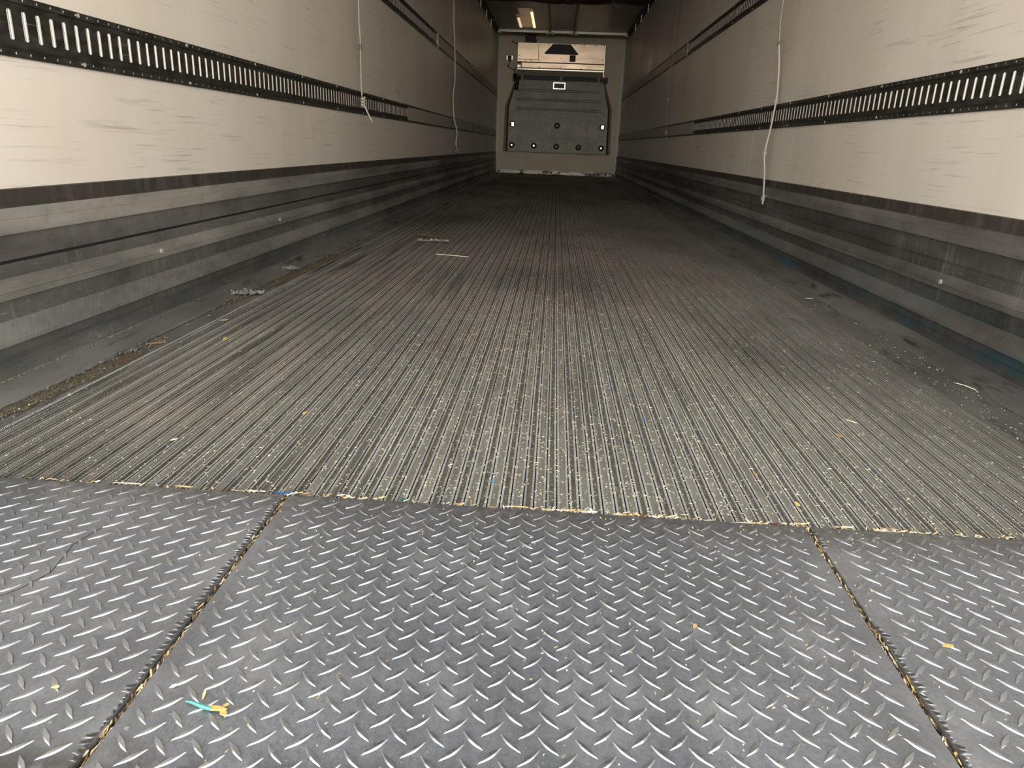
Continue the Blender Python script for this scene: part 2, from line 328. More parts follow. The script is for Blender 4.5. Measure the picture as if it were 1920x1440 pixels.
# ribbed scuff lining at the foot of each side wall; profile = (offset from wall, height)
PROF = [(0.0, 0.428), (0.005, 0.426), (0.005, 0.393), (0.016, 0.387), (0.0175, 0.363), (0.0165, 0.361), (0.0165, 0.337), (0.021, 0.334), (0.0205, 0.330),
        (0.006, 0.326), (0.006, 0.271), (0.002, 0.269), (0.002, 0.266), (0.008, 0.264), (0.008, 0.232), (0.019, 0.216), (0.0205, 0.203), (0.018, 0.201), (0.018, 0.198), (0.0215, 0.196), (0.0205, 0.187),
        (0.007, 0.182), (0.007, 0.145), (0.013, 0.139), (0.030, 0.098), (0.031, 0.088), (0.013, 0.080), (0.013, 0.058), (0.017, 0.056), (0.017, 0.054), (0.0135, 0.052), (0.015, 0.035), (0.030, 0.012), (0.030, -0.01)]
for s, nm, mt in ((-1, 'baseboard_left', SCL), (1, 'baseboard_right', SCR)):
    b = MB(); NS = 60; n = len(PROF)
    ys = [Y0+(Y1-Y0)*i/NS for i in range(NS+1)]
    rnd = random.Random(5+s)
    for i, y in enumerate(ys):
        w = 0.0012*rnd.uniform(-1, 1)
        for k, (o, z) in enumerate(PROF): b.v.append((s*(XW-o-(w if 3 < k < n-2 else 0)), y, z))
    for i in range(NS):
        for k in range(n-1):
            b.f.append((i*n+k, (i+1)*n+k, (i+1)*n+k+1, i*n+k+1)); b.m.append(1 if k < 3 else (3 if (k in (10, 11, 12) and s < 0) else 2 if k in (3, 4, 5, 6, 7, 8, 14, 15, 16, 17, 18, 19, 20, 23, 24) else 0))  # left crease faces take the black material to paint in deeper shade
    o = b.build(nm, [mt, SCT, SWL if s < 0 else SWR, GAP])
    struct(o, 'dark ribbed metal scuff lining along the foot of the %s wall' % ('left' if s < 0 else 'right'), 'scuff lining')

# ------------------------------------------------------------------ ribbed floor
b = MB(); YT = 1.062; P = 0.0385; X0 = -0.0918
prof = []        # (x, z, material of the span that starts here)   0 rib 1 flat 2 channel 3 gap 4 side
def per(x):      # one period starting in the middle of a channel
    return [(x, -0.0045, 2), (x+0.0041, -0.0045, 0), (x+0.0043, 0, 0), (x+0.0080, 0, 3), (x+0.0082, -0.005, 3), (x+0.0099, -0.005, 3), (x+0.0101, 0, 0), (x+0.0138, 0, 0),
            (x+0.0142, -0.0016, 1), (x+0.0247, -0.0016, 1), (x+0.0251, 0, 0), (x+0.0286, 0, 3), (x+0.0288, -0.005, 3), (x+0.0305, -0.005, 3), (x+0.0307, 0, 0), (x+0.0344, 0, 2), (x+0.0347, -0.0045, 2)]
k0 = -25; k1 = 29
xl = X0+k0*P; xr = X0+k1*P
prof += [(-1.232, 0.022, 4), (-1.20, 0.019, 4), (-1.135, 0.004, 4), (-1.13, -0.003, 3), (-1.122, -0.003, 4), (-1.12, 0, 4), (xl-0.002, 0, 0)]
for k in range(k0, k1): prof += per(X0+k*P)
prof += [(xr, -0.0045, 2), (xr+0.003, 0, 4), (1.075, 0, 3), (1.077, -0.004, 3), (1.081, -0.004, 4), (1.083, 0.001, 4), (1.13, 0.003, 4), (1.20, 0.022, 4), (1.232, 0.026, 4)]
n = len(prof)
ys = [YT, 2.5, 5, 9, Y1]
for y in ys:
    for x, z, m in prof: b.v.append((x, y, z))
for i in range(len(ys)-1):
    for k in range(n-1): b.f.append((i*n+k, i*n+k+1, (i+1)*n+k+1, (i+1)*n+k)); b.m.append(prof[k][2])
struct(b.build('floor', [RIB, FLAT, CHN, GAP, SIDE], fix=False), 'long grooved metal floor strewn with straw, running to the far wall', 'floor')
b = MB(); b.box(-XW-0.06, XW+0.06, Y0, Y1+0.06, -0.10, -0.012); struct(b.build('floor_underlay', DARK), 'dark underside below the floor and plates', 'floor')

# ------------------------------------------------------------------ tread plates
def tread(name, x0, x1, label, gouge=None):
    y0, y1, t = Y0, 1.056, 0.003
    root = empty(name, ((x0+x1)/2, (y0+y1)/2, -0.012), label, 'floor plate', 'tread plates across the sill')
    b = MB(); b.box(x0, x1, y0, y1, -0.010, t)
    put(root, b.build('sheet', PLATE))
    b = MB(); A = 0.0375; B = 0.0343; rnd = random.Random(3)
    ax, ay = 0.0615, 0.7068
    i0 = int((x0-ax)/A)-2; i1 = int((x1-ax)/A)+2; j0 = int((0.42-ay)/B)-1; j1 = int((y1-ay)/B)+2
    for i in range(i0, i1):
        for j in range(j0, j1):
            for typ in (0, 1):
                cx = ax+i*A+typ*A/2; cyy = ay+j*B+typ*B/2
                L = 0.0165; 
                if cx-0.012 < x0 or cx+0.012 > x1 or cyy+0.010 > y1 or cyy-0.012 < y0: continue
                if gouge and abs(cx-gouge) < 0.022 and rnd.random() < 0.8: continue
                a = math.radians(46 if typ else -46); ca, sa = math.cos(a), math.sin(a)
                wear = rnd.uniform(0.75, 1.0)*(0.75 if cyy > 0.98 else 1.0); h = 0.0019*wear
                def lens(l, w): return [(-l, 0), (-l*0.62, -w*0.55), (-l*0.28, -w*0.9), (0, -w), (l*0.28, -w*0.9), (l*0.62, -w*0.55), (l, 0), (l*0.62, w*0.55), (l*0.28, w*0.9), (0, w), (-l*0.28, w*0.9), (-l*0.62, w*0.55)]
                r0, r1 = lens(L, 0.0035), lens(L*0.82, 0.0019)
                vs = [(cx+u*ca-v*sa, cyy+u*sa+v*ca, t-0.0002) for u, v in r0]
                vs += [(cx+u*ca-v*sa, cyy+u*sa+v*ca, t+h*(1-0.45*abs(u)/L)) for u, v in r1]
                fs = [(q, (q+1) % 12, (q+1) % 12+12, q+12) for q in range(12)]+[(12, 13, 23), (13, 14, 22, 23), (14, 15, 21, 22), (15, 16, 20, 21), (16, 17, 19, 20), (17, 18, 19)]
                b.add(vs, fs)
    lug = put(root, b.build('raised_diamond_pattern', LUG, fix=True)); lug['kind'] = 'stuff'
    if gouge:            # row of ragged tool gouges along the seam
        b = MB(); rnd = random.Random(11); y = 0.47
        s = 1 if gouge > 0 else -1
        while y < 1.04:
            xe = x1 if s < 0 else x0; d = -1 if s < 0 else 1
            if s > 0 and 0.80 < y < 0.99: y += 0.008; continue
            l = rnd.uniform(0.004, 0.0125); w = rnd.uniform(0.0012, 0.0028)
            y2 = y+rnd.uniform(-0.003, 0.003)
            b.add([(xe, y-w*0.6, t), (xe, y+w*0.6, t), (xe+d*l, y2, t+0.0002), (xe+d*l*0.5, (y+y2)/2, t+rnd.uniform(0.0006, 0.0014))], [(0, 1, 3), (1, 2, 3), (2, 0, 3), (0, 2, 1)])
            q = rnd.uniform(0.55, 1.0)
            b.add([(xe+d*0.0002, y+w*0.5, t+0.0003), (xe+d*0.0002, y+0.0072, t+0.0003), (xe+d*l*q, y2+0.0042, t+0.0003), (xe+d*l*q*0.8, y2+0.0025, t+0.0003)], [(0, 1, 2, 3)], 1)
            y += rnd.uniform(0.006, 0.0095)
        ge = put(root, b.build('gouged_edge', [PLATE, DARK])); ge['kind'] = 'stuff'
    return root
tread('tread_plate', -1.24, -0.4165, 'grey metal tread plate left of the left seam', -0.42)
tread('tread_plate', -0.4075, 0.4280, 'widest grey metal tread plate, between the two straw-filled seams')
tread('tread_plate', 0.4370, 1.24, 'grey metal tread plate right of the right seam', 0.44)
# black lead-like marks on the plates: a thin groove scratch on the left plate
def mark(name, pts, label, w=0.0012, m=None):
    b = MB()
    for (xa, ya), (xb, yb) in zip(pts, pts[1:]):
        d = Vector((xb-xa, yb-ya, 0)); nn = Vector((-d.y, d.x, 0)).normalized()*w
        A_, B_ = Vector((xa, ya, 0.0036)), Vector((xb, yb, 0.0036))
        b.add([A_-nn, A_+nn, B_+nn, B_-nn, A_-nn-Vector((0,0,.0007)), A_+nn-Vector((0,0,.0007)), B_+nn-Vector((0,0,.0007)), B_-nn-Vector((0,0,.0007))], [(0,1,2,3),(4,7,6,5),(0,4,5,1),(1,5,6,2),(2,6,7,3),(3,7,4,0)])
    return tag(b.build(name, m or DARK), label, 'hair')

# ------------------------------------------------------------------ logistics tracks
def track(side, z0, z1, ya, yslot, yb, phase, label, sc_phase, zs0, zs1):
    x = lambda o: side*(XW-o)
    root = empty('logistics_track', (x(0), ya, (z0+z1)/2), label, 'cargo track', 'slotted cargo tracks along the walls')
    P = 0.0481; b = MB(); w = 0.0072
    zt0, zt1 = z0+0.021, z1-0.0165
    def quad(y0, y1, za, oa, zb, ob, mi=0):
        b.add([(x(oa), y0, za), (x(oa), y1, za), (x(ob), y1, zb), (x(ob), y0, zb)], [(0, 1, 2, 3)], mi)
    k = math.ceil((ya-phase)/P); yc = phase+k*P
    ystart = yc-P/2
    t0, t1 = 0.0035, 0.0095
    while yc+P/2 < yslot:
        ya_, yb_ = yc-P/2, yc+P/2
        quad(ya_, yb_, z0, 0, z0, t1*0.7)
        # bottom flange with a small lozenge hole in each pitch
        for (fa, fb, zc) in ((z0, zt0-0.004, z0+0.009), (zt1+0.003, z1, z1-0.0075)):
            r = 0.0029
            dia = [(yc, zc-r*1.3), (yc+r, zc), (yc, zc+r*1.3), (yc-r, zc)]
            cn = [(ya_, fa), (yb_, fa), (yb_, fb), (ya_, fb)]
            vs = [(x(t1*0.7), y, z) for y, z in cn+dia]
            b.add(vs, [(0, 1, 5, 4), (1, 2, 6, 5), (2, 3, 7, 6), (3, 0, 4, 7)])
            b.add([(x(t1*0.7-0.0006), y, z) for y, z in dia], [(0, 1, 2, 3)], 1)
        quad(ya_, yb_, zt0-0.004, t1*0.7, zt0-0.002, t1); quad(ya_, yb_, zt0-0.002, t1, zt0+0.001, t0)
        quad(ya_, yb_, zt1-0.001, t0, zt1+0.001, t1); quad(ya_, yb_, zt1+0.001, t1, zt1+0.003, t1*0.7)
        quad(ya_, yb_, z1, t1*0.7, z1, 0)
        # web with the tall slot
        ring = [(yc-w, zs0+0.003), (yc-w+0.003, zs0), (yc+w-0.003, zs0), (yc+w, zs0+0.003), (yc+w, zs1-0.003), (yc+w-0.003, zs1), (yc-w+0.003, zs1), (yc-w, zs1-0.003)]
        cn = [(ya_, zt0+0.001), (yb_, zt0+0.001), (yb_, zt1-0.001), (ya_, zt1-0.001)]
        vs = [(x(t0), y, z) for y, z in cn+ring]
        b.add(vs, [(0, 1, 6, 5), (1, 7, 6), (1, 2, 8, 7), (2, 9, 8), (2, 3, 10, 9), (3, 11, 10), (3, 0, 4, 11), (0, 5, 4)])
        vs = [(x(t0), y, z) for y, z in ring]+[(x(0.0002), y, z) for y, z in ring]
        b.add(vs, [(i, (i+1) % 8, (i+1) % 8+8, i+8) for i in range(8)], 2)
        yc += P
    yend = yc-P/2
    put(root, b.build('rail', [TRK, WHITE, SLOT], fix=False))
    # bright liner seen through the slots: two folds with a shallow valley between
    b = MB(); yc = phase+k*P
    while yc+P/2 < yslot:
        b.add([(x(o), y, z) for z in (zs0, zs1) for y, o in ((yc-w, 0.0010), (yc-w*0.45, 0.0030), (yc-w*0.05, 0.0008), (yc+w*0.35, 0.0010), (yc+w*0.55, 0.0030), (yc+w, 0.0014))],
              [(i, i+1, i+7, i+6) for i in range(5)])
        yc += P
    lin = put(root, b.build('slot_liner', SLOT, fix=False)); lin['kind'] = 'stuff'
    # mounting screws
    y = sc_phase
    while y < yslot:
        if y > ystart:
            for zz in (z0+0.009, z1-0.0075):
                b = MB(); o0 = t1*0.7
                b.disc_x(min(x(o0-0.001), x(o0+0.002)), max(x(o0-0.001), x(o0+0.002)), y+0.02, zz, 0.0052)
                put(root, b.build('screw', STEEL))
        y += 0.5745
    # plain cover strip that carries on to the far wall
    b = MB(); b.box(min(x(0), x(0.004)), max(x(0), x(0.004)), yend, yb, z0+0.02, z1-0.016)
    put(root, b.build('cover_strip', COVER))
    b = MB()
    b.box(min(x(0), x(0.008)), max(x(0), x(0.008)), yend, yb, z0, z0+0.014); b.box(min(x(0), x(0.007)), max(x(0), x(0.007)), yend, min(yb, yend+3.0), z1-0.012, z1)
    put(root, b.build('edge_moulding', TRK))
    y = yend+3.2
    while y < yb-0.3:
        for zz in (z0+0.018, z1-0.006):
            b = MB(); b.disc_x(min(x(0.0), x(0.010)), max(x(0.0), x(0.010)), y, zz, 0.011); put(root, b.build('screw', DKST))
        y += 0.42
    return root
track(-1, 0.7125, 0.8445, 0.9, 6.35, Y1-0.02, 1.7332, 'black slotted cargo track at waist height on the left wall', 1.9635-2*0.5745, 0.7500, 0.8130)
track(1, 0.7110, 0.8400, 0.9, 7.15, Y1-0.02, 2.2750, 'black slotted cargo track at waist height on the right wall', 2.4908-2*0.5745, 0.7485, 0.8095)
track(-1, 1.4630, 1.5950, 3.0, 7.80, Y1-0.02, 1.7332, 'upper black slotted cargo track high on the left wall', 1.9635+2*0.5745, 1.5005, 1.5635)
track(1, 1.4630, 1.5920, 3.0, 7.85, Y1-0.02, 2.2750, 'upper black slotted cargo track high on the right wall', 2.4908+2*0.5745, 1.5005, 1.5615)
for s, y, lab in ((-1, 7.82, 'small white marker tab across the upper track on the left wall'), (1, 7.86, 'small white marker tab across the upper track on the right wall')):
    b = MB(); xx = s*(XW-0.012); b.box(min(xx, xx-s*0.004), max(xx, xx-s*0.004), y, y+0.05, 1.455, 1.585)
    b.box(min(s*XW, xx), max(s*XW, xx), y+0.015, y+0.035, 1.50, 1.52)
    tag(b.build('marker_tab', WHITE if s < 0 else COVER), lab, 'marker')

# ------------------------------------------------------------------ ceiling rails
def ceil_rail(x, y0, y1, label, edge=0):
    root = empty('ceiling_rail', (x, y0, ZC), label, 'ceiling rail', 'dark rails under the ceiling')
    b = MB(); 
    b.prism_y([(x-0.022, ZC), (x-0.022, ZC-0.006), (x-0.012, ZC-0.006), (x-0.012, ZC-0.035), (x+0.012, ZC-0.035), (x+0.012, ZC-0.006), (x+0.022, ZC-0.006), (x+0.022, ZC)], y0, y1)
    put(root, b.build('rail', RAILD))
    if edge:
        xs = edge*(XW-0.012)
        b = MB(); b.box(min(xs-0.01, xs+0.01), max(xs-0.01, xs+0.01), y0, y1, ZC-0.075, ZC-0.003); put(root, b.build('wall_flange', RAILD))
        for yy in (10.9, 11.74, 12.65, 13.52):
            b = MB(); xc = edge*(XW-0.028); b.box(xc-0.006, xc+0.006, yy, yy+0.03, ZC-0.135, ZC-0.03); put(root, b.build('hanging_clip', RAILB))
    return root
ceil_rail(-1.205, 8.0, 14.80, 'dark rail where the ceiling meets the left wall', -1)
ceil_rail(-0.232, 8.0, 14.80, 'dark ceiling rail left of the middle, nearer the strip lamps')
ceil_rail(0.213, 8.0, 14.80, 'dark ceiling rail just right of the middle')
ceil_rail(1.205, 8.0, 14.80, 'dark rail where the ceiling meets the right wall', 1)
root = empty('cross_rail', (0, 14.85, ZC), 'bright metal rail across the ceiling in front of the far wall', 'ceiling rail')
b = MB(); b.box(-1.20, 1.20, 14.84, 14.90, ZC-0.030, ZC); b.box(-1.20, 1.20, 14.83, 14.84, ZC-0.040, ZC-0.018)
put(root, b.build('bar', RAILB))
for x in (-1.175, -0.275, -0.185, 0.165, 0.255, 1.175):
    b = MB(); b.box(x-0.028, x+0.028, 14.79, 14.90, ZC-0.060, ZC-0.028); put(root, b.build('clamp', WHITE))

# strip lamps: slim warm tubes on the ceiling
def emis(name, col, e):
    m = bpy.data.materials.new(name); m.use_nodes = True; t = m.node_tree; t.nodes.clear()
    o = t.nodes.new('ShaderNodeOutputMaterial'); em = t.nodes.new('ShaderNodeEmission')
    em.inputs[0].default_value = (*col, 1); em.inputs[1].default_value = e; t.links.new(em.outputs[0], o.inputs[0]); return m
for x, y0, y1, col, k, lab in ((-0.755, 13.45, 14.42, (1, 0.70, 0.47), 0.6, 'shorter warm strip lamp on the ceiling, left of the pair'), (-0.512, 12.85, 14.42, (1, 0.82, 0.42), 1.0, 'longer yellow strip lamp on the ceiling, right of the pair')):
    root = empty('strip_lamp', (x, y0, ZC), lab, 'lamp', 'strip lamps at the far end of the ceiling')
    b = MB(); b.box(x-0.028, x+0.028, y0-0.25, y1+0.03, ZC-0.010, ZC); put(root, b.build('housing', RAILB))
    b = MB(); b.box(x-0.020, x+0.020, y0, y1, ZC-0.022, ZC-0.010); put(root, b.build('diffuser', emis('strip_glow', col, STRIP_E*k)))
b = MB(); b.box(-0.725, -0.545, 12.6, 14.45, ZC-0.004, ZC); tag(b.build('ceiling_patch', STN), 'shiny metal patch on the ceiling between the two strip lamps', 'metal sheet')
# canvas air chute hanging under the ceiling
b = MB(); nx, ny = 40, 14; rnd = random.Random(2)
for j in range(ny+1):
    y = 9.6+(11.6-9.6)*j/ny
    for i in range(nx+1):
        u = i/nx; x = -1.17+2.34*u
        z = ZC-0.080+0.010*math.sin(u*9)+0.008*math.sin(u*23+j)+(0.012 if 0.5 < u < 0.56 else 0)*-1
        if u < 0.02 or u > 0.98: z = ZC-0.05
        b.v.append((x, y, z+0.004*math.sin(j*1.3)))
N0 = len(b.v)
for j in range(ny+1):
    for i in range(nx+1): x, y, z = b.v[j*(nx+1)+i]; b.v.append((x, y, ZC-0.012))
for j in range(ny):
    for i in range(nx):
        a = j*(nx+1)+i; b.f += [(a, a+1, a+nx+2, a+nx+1), (N0+a, N0+a+nx+1, N0+a+nx+2, N0+a+1)]; b.m += [0, 0]
for i in range(nx):
    for a in (i, ny*(nx+1)+i): b.f.append((a, a+1, N0+a+1, N0+a)); b.m.append(0)
for j in range(ny):
    for a in (j*(nx+1), j*(nx+1)+nx): b.f.append((a, a+nx+1, N0+a+nx+1, N0+a)); b.m.append(0)
tag(b.build('air_chute', CANV, smooth=False), 'reddish brown canvas air chute sagging below the ceiling', 'air chute')

# ------------------------------------------------------------------ far wall fittings
root = empty('cooling_unit', (0, Y1, 1.88), 'stainless steel cooling unit high on the far wall', 'cooling unit')
YF = 15.40
b = MB(); b.prism_y([(-0.853, 2.118), (0.842, 2.118), (0.842, 2.452), (-0.853, 2.452)], YF, Y1-0.001); put(root, b.build('housing', STN))
b = MB(); b.box(-0.853, 0.842, YF-0.006, YF+0.02, 2.098, 2.116); put(root, b.build('seam_strip', DKST))
b = MB(); b.box(-0.765, 0.838, YF+0.004, Y1-0.001, 1.99, 2.100); put(root, b.build('lower_panel', STN))
b = MB()                      # bright folded lip
b.add([(-0.848, YF-0.004, 2.012), (0.832, YF-0.004, 2.012), (0.832, YF-0.05, 1.988), (-0.848, YF-0.05, 1.988), (-0.848, YF-0.05, 1.968), (0.832, YF-0.05, 1.968), (-0.848, YF+0.02, 1.960), (0.832, YF+0.02, 1.960), (-0.848, YF+0.02, 2.012), (0.832, YF+0.02, 2.012)],
      [(0, 1, 2, 3), (3, 2, 5, 4), (4, 5, 7, 6), (6, 7, 9, 8), (8, 9, 1, 0), (0, 3, 4, 6, 8), (1, 9, 7, 5, 2)])
put(root, b.build('folded_lip', STN2))
b = MB(); b.box(-0.849, -0.79, YF-0.012, YF+0.01, 1.972, 2.055); put(root, b.build('corner_bracket', STN2))
b = MB(); b.add([(-0.852, YF+0.0, 1.960), (0.836, YF+0.0, 1.960), (0.836, YF+0.05, 1.872), (-0.852, YF+0.05, 1.872), (-0.852, Y1-0.001, 1.872), (0.836, Y1-0.001, 1.872), (-0.852, Y1-0.001, 1.96), (0.836, Y1-0.001, 1.96)],
      [(0, 1, 2, 3), (3, 2, 5, 4), (4, 5, 7, 6), (6, 7, 1, 0), (0, 3, 4, 6), (1, 7, 5, 2)])
put(root, b.build('return_duct', DUCT))
b = MB(); b.box(-0.850, -0.447, YF-0.022, YF+0.002, 2.160, 2.446); o = put(root, b.build('access_panel', STN))
b = MB(); b.box(-0.452, -0.444, YF-0.024, YF+0.002, 2.150, 2.446); b.box(-0.850, -0.444, YF-0.024, YF-0.018, 2.150, 2.158); put(root, b.build('panel_edge', DKST))
b = MB(); b.box(0.834, 0.846, YF-0.004, YF+0.03, 1.885, 2.455); put(root, b.build('side_edge', STN2))
b = MB()                      # black trapezoid outlet hood
lo = [(-0.325, 2.262), (0.316, 2.262), (0.322, 2.274), (0.170, 2.440), (-0.172, 2.440), (-0.332, 2.274)]
hi = [(-0.285, 2.285), (0.276, 2.285), (0.272, 2.290), (0.150, 2.425), (-0.152, 2.425), (-0.281, 2.290)]
vs = [(x, YF-0.001, z) for x, z in lo]+[(x, YF-0.055, z) for x, z in lo]+[(x, YF-0.055, z) for x, z in hi]+[(x, YF-0.03, z) for x, z in hi]
b.add(vs, [(i, (i+1) % 6, (i+1) % 6+6, i+6) for i in range(6)]+[(i+6, (i+1) % 6+6, (i+1) % 6+12, i+12) for i in range(6)]+[(i+12, (i+1) % 6+12, (i+1) % 6+18, i+18) for i in range(6)]+[tuple(range(18, 24)), tuple(range(5, -1, -1))])
put(root, b.build('outlet_hood', BLK))
b = MB(); b.box(0.162, 0.277, YF-0.004, YF, 2.200, 2.258, 0); b.box(0.162, 0.277, YF-0.004, YF, 2.138, 2.200, 1); b.box(0.195, 0.245, YF-0.006, YF-0.003, 2.185, 2.225, 1)
put(root, b.build('warning_label', [LBLR, LBLG]))
for x, z in ((-0.25, 2.43), (0.25, 2.435), (0.43, 2.437), (0.62, 2.437), (0.665, 2.437), (0.815, 2.437), (0.80, 2.19), (-0.02, 2.195), (-0.82, 2.22), (-0.70, 2.135), (-0.58, 2.135), (-0.43, 2.14), (-0.42, 2.02), (-0.01, 2.018), (0.40, 2.016)):
    b = MB(); b.disc_y(x, YF-0.026 if x < -0.45 and z > 2.16 else YF-0.006, YF+0.002, z, 0.010, 10); put(root, b.build('screw', DKST))
b = MB(); b.box(-0.722, -0.515, YF+0.03, YF+0.16, 2.452, 2.590); b.box(-0.56, -0.494, YF+0.02, YF+0.10, 2.452, 2.52)
tag(b.build('junction_box', BLK), 'black junction box on top of the cooling unit', 'box')
b = MB(); b.tube([(-0.854, Y1-0.10, 2.44), (-0.93, Y1-0.04, 2.465), (-0.975, Y1-0.03, 2.485)], 0.007); b.tube([(-0.975, Y1-0.03, 2.485), (-0.985, Y1-0.03, 2.497)], 0.012)
tag(b.build('cable_stub', BLK), 'short dark cable stub beside the top left corner of the cooling unit', 'cable')
# temperature probe on the wall with its cable
root = empty('sensor', (-1.01, Y1, 2.20), 'small black sensor with white ends left of the cooling unit', 'sensor')
b = MB(); b.box(-1.050, -0.985, Y1-0.05, Y1-0.001, 2.160, 2.225); b.prism_y([(-1.035, 2.16), (-0.985, 2.16), (-1.0, 2.12), (-1.03, 2.12)], Y1-0.045, Y1-0.005); put(root, b.build('housing', BLK))
for x in (-1.067, -0.968):
    b = MB(); b.box(x-0.013, x+0.013, Y1-0.052, Y1-0.001, 2.155, 2.228); put(root, b.build('end_cap', REFL))
b = MB(); b.tube(smooth_pts([(-1.02, Y1-0.02, 2.13), (-1.03, Y1-0.02, 2.08), (-1.045, Y1-0.02, 2.035), (-0.98, Y1-0.02, 1.995), (-0.91, Y1-0.02, 1.975), (-0.875, Y1-0.05, 2.03)]), 0.007)
b.tube(smooth_pts([(-0.91, Y1-0.02, 1.975), (-0.90, Y1-0.03, 1.92), (-0.885, Y1-0.05, 1.87)]), 0.011)
b.tube([(-1.05, Y1-0.03, 2.028), (-1.038, Y1-0.03, 2.045)], 0.020)
put(root, b.build('cable', BLK))
# cable bundle and drain hose
b = MB(); rnd = random.Random(4)
for q in range(7):
    pts = [(-0.905+rnd.uniform(-.03, .04), Y1-0.14+rnd.uniform(-.02, .02), 1.90-0.13*t+rnd.uniform(-.01, .01)) for t in (0, .33, .66, 1)]
    b.tube(smooth_pts(pts, 4), 0.010)
tag(b.build('cable_bundle', BLK), 'tangled black cable bundle at the top left corner of the bulkhead', 'cable')
b = MB(); b.tube(smooth_pts([(-0.82, YF-0.04, 1.84), (-0.83, YF-0.05, 1.78), (-0.845, YF-0.05, 1.69), (-0.86, YF-0.05, 1.595)]), 0.035, 12)
tag(b.build('drain_hose', BLK, smooth=True), 'black hose stub hanging over the top left of the bulkhead', 'hose')

# return-air bulkhead
root = empty('bulkhead', (0, Y1, 0.44), 'large dark grey moulded bulkhead panel on the far wall', 'bulkhead')
out = [(-1.087, 0.435), (1.085, 0.435), (1.058, 1.31), (0.880, 1.795), (-0.890, 1.795), (-1.072, 1.30)]
mid = [(-1.035, 0.435), (1.040, 0.435), (1.015, 1.30), (0.862, 1.793), (-0.865, 1.793), (-1.030, 1.29)]
inn = [(-0.992, 0.440), (1.000, 0.440), (0.977, 1.288), (0.850, 1.785), (-0.848, 1.785), (-0.990, 1.282)]
YA, YB_, YC = Y1-0.001, Y1-0.10, Y1-0.20
vs = [(x, YA, z) for x, z in out]+[(x, YB_, z) for x, z in out]+[(x, YB_+0.03, z) for x, z in mid]
b = MB(); b.add(vs, [(i, (i+1) % 6, (i+1) % 6+6, i+6) for i in range(6)]+[(i+6, (i+1) % 6+6, (i+1) % 6+12, i+12) for i in range(6)]); put(root, b.build('side_flange', DUCT))
vs = [(x, YB_+0.03, z) for x, z in mid]+[(x, YC, z) for x, z in inn]
b = MB(); b.add(vs, [(i, (i+1) % 6, (i+1) % 6+6, i+6) for i in range(6)]); put(root, b.build('chamfered_edge', BKE))
b = MB(); b.prism_y(inn, YC-0.002, YC+0.02); put(root, b.build('face', BKH))
for zl, xa, xb in ((1.605, -0.862, 0.800), (1.430, -0.850, 0.822), (1.256, -0.848, 0.848)):
    b = MB()
    for dz in (-0.016, 0.016):
        b.add([(xa, YC-0.002, zl+dz-0.009), (xb, YC-0.002, zl+dz-0.009), (xb, YC-0.014, zl+dz), (xa, YC-0.014, zl+dz), (xa, YC-0.002, zl+dz+0.006), (xb, YC-0.002, zl+dz+0.006)], [(0, 1, 2, 3), (3, 2, 5, 4), (0, 3, 4), (1, 5, 2)])
    put(root, b.build('raised_rib', RIBM))
def torus(b, x, y, z, R, r, n=24, m=8):
    vs = []; 
    for i in range(n):
        a = 2*math.pi*i/n
        for j in range(m):
            c = 2*math.pi*j/m; rr = R+r*math.cos(c); vs.append((x+rr*math.cos(a), y-r*math.sin(c), z+rr*math.sin(a)))
    b.add(vs, [(i*m+j, ((i+1) % n)*m+j, ((i+1) % n)*m+(j+1) % m, i*m+(j+1) % m) for i in range(n) for j in range(m)])
for x, z, kind in ((-0.905, 0.955, 'w'), (-0.0126, 0.958, 'n'), (0.889, 0.958, 'w'), (-0.909, 0.560, 'b'), (-0.461, 0.561, 'b'), (-0.006, 0.560, 'n'), (0.437, 0.559, 'd'), (0.892, 0.563, 'b')):
    b = MB(); torus(b, x, YC-0.004, z, 0.041, 0.017); r_ = put(root, b.build('washer_ring', RING if kind != 'w' else BLK, smooth=True))
    if kind == 'w':
        b = MB(); b.box(x-0.022, x+0.030, YC-0.028, YC-0.002, z-0.035, z+0.035); o = b.build('white_peg', REFL); put(root, o); o['label'] = 'white peg'
    elif kind in 'bd':
        b = MB(); b.disc_y(x, YC-0.022, YC-0.002, z, 0.017, 12); o = put(root, b.build('bolt', STN2 if kind == 'b' else BLK))
for x in (-0.745, 0.015, 0.752):
    b = MB(); b.box(x-0.024, x+0.024, YC-0.012, YC+0.03, 1.765, 1.872); put(root, b.build('bracket', DUCT))
b = MB(); b.box(-0.845, 0.885, Y1-0.07, Y1-0.001, 1.798, 1.870); b.box(0.885, 0.930, Y1-0.16, Y1-0.001, 1.775, 1.885)
o = put(root, b.build('air_slot', BLK)); o['label'] = 'black air return slot along the top'
b = MB(); x0, x1, z0, z1 = -0.131, 0.108, 1.634, 1.758; fwid = 0.016
for q in ((x0, x1, z1-fwid, z1), (x0, x1, z0, z0+fwid), (x0, x0+fwid, z0+fwid, z1-fwid), (x1-fwid, x1, z0+fwid, z1-fwid)): b.box(q[0], q[1], YC-0.020, YC-0.002, q[2], q[3])
pl_ = put(root, b.build('name_plate_frame', STN2)); pl_['label'] = 'bright framed plate'
b = MB(); b.box(x0+fwid, x1-fwid, YC-0.010, YC-0.002, z0+fwid, z1-fwid); o = b.build('plate_face', PLQ); o.parent = pl_; o.matrix_parent_inverse = Matrix.Translation(-Vector(root.location))
o.parent = pl_; o.matrix_parent_inverse = Matrix.Identity(4)
tc = bpy.data.curves.new('letters', 'FONT'); tc.body = 'FGL'; tc.size = 0.094; tc.align_x = 'CENTER'; tc.align_y = 'CENTER'; tc.extrude = 0.002; tc.offset = 0.0025; tc.shear = 0.15
to = bpy.data.objects.new('plate_letters', tc); COL.objects.link(to); tc.materials.append(PLT)
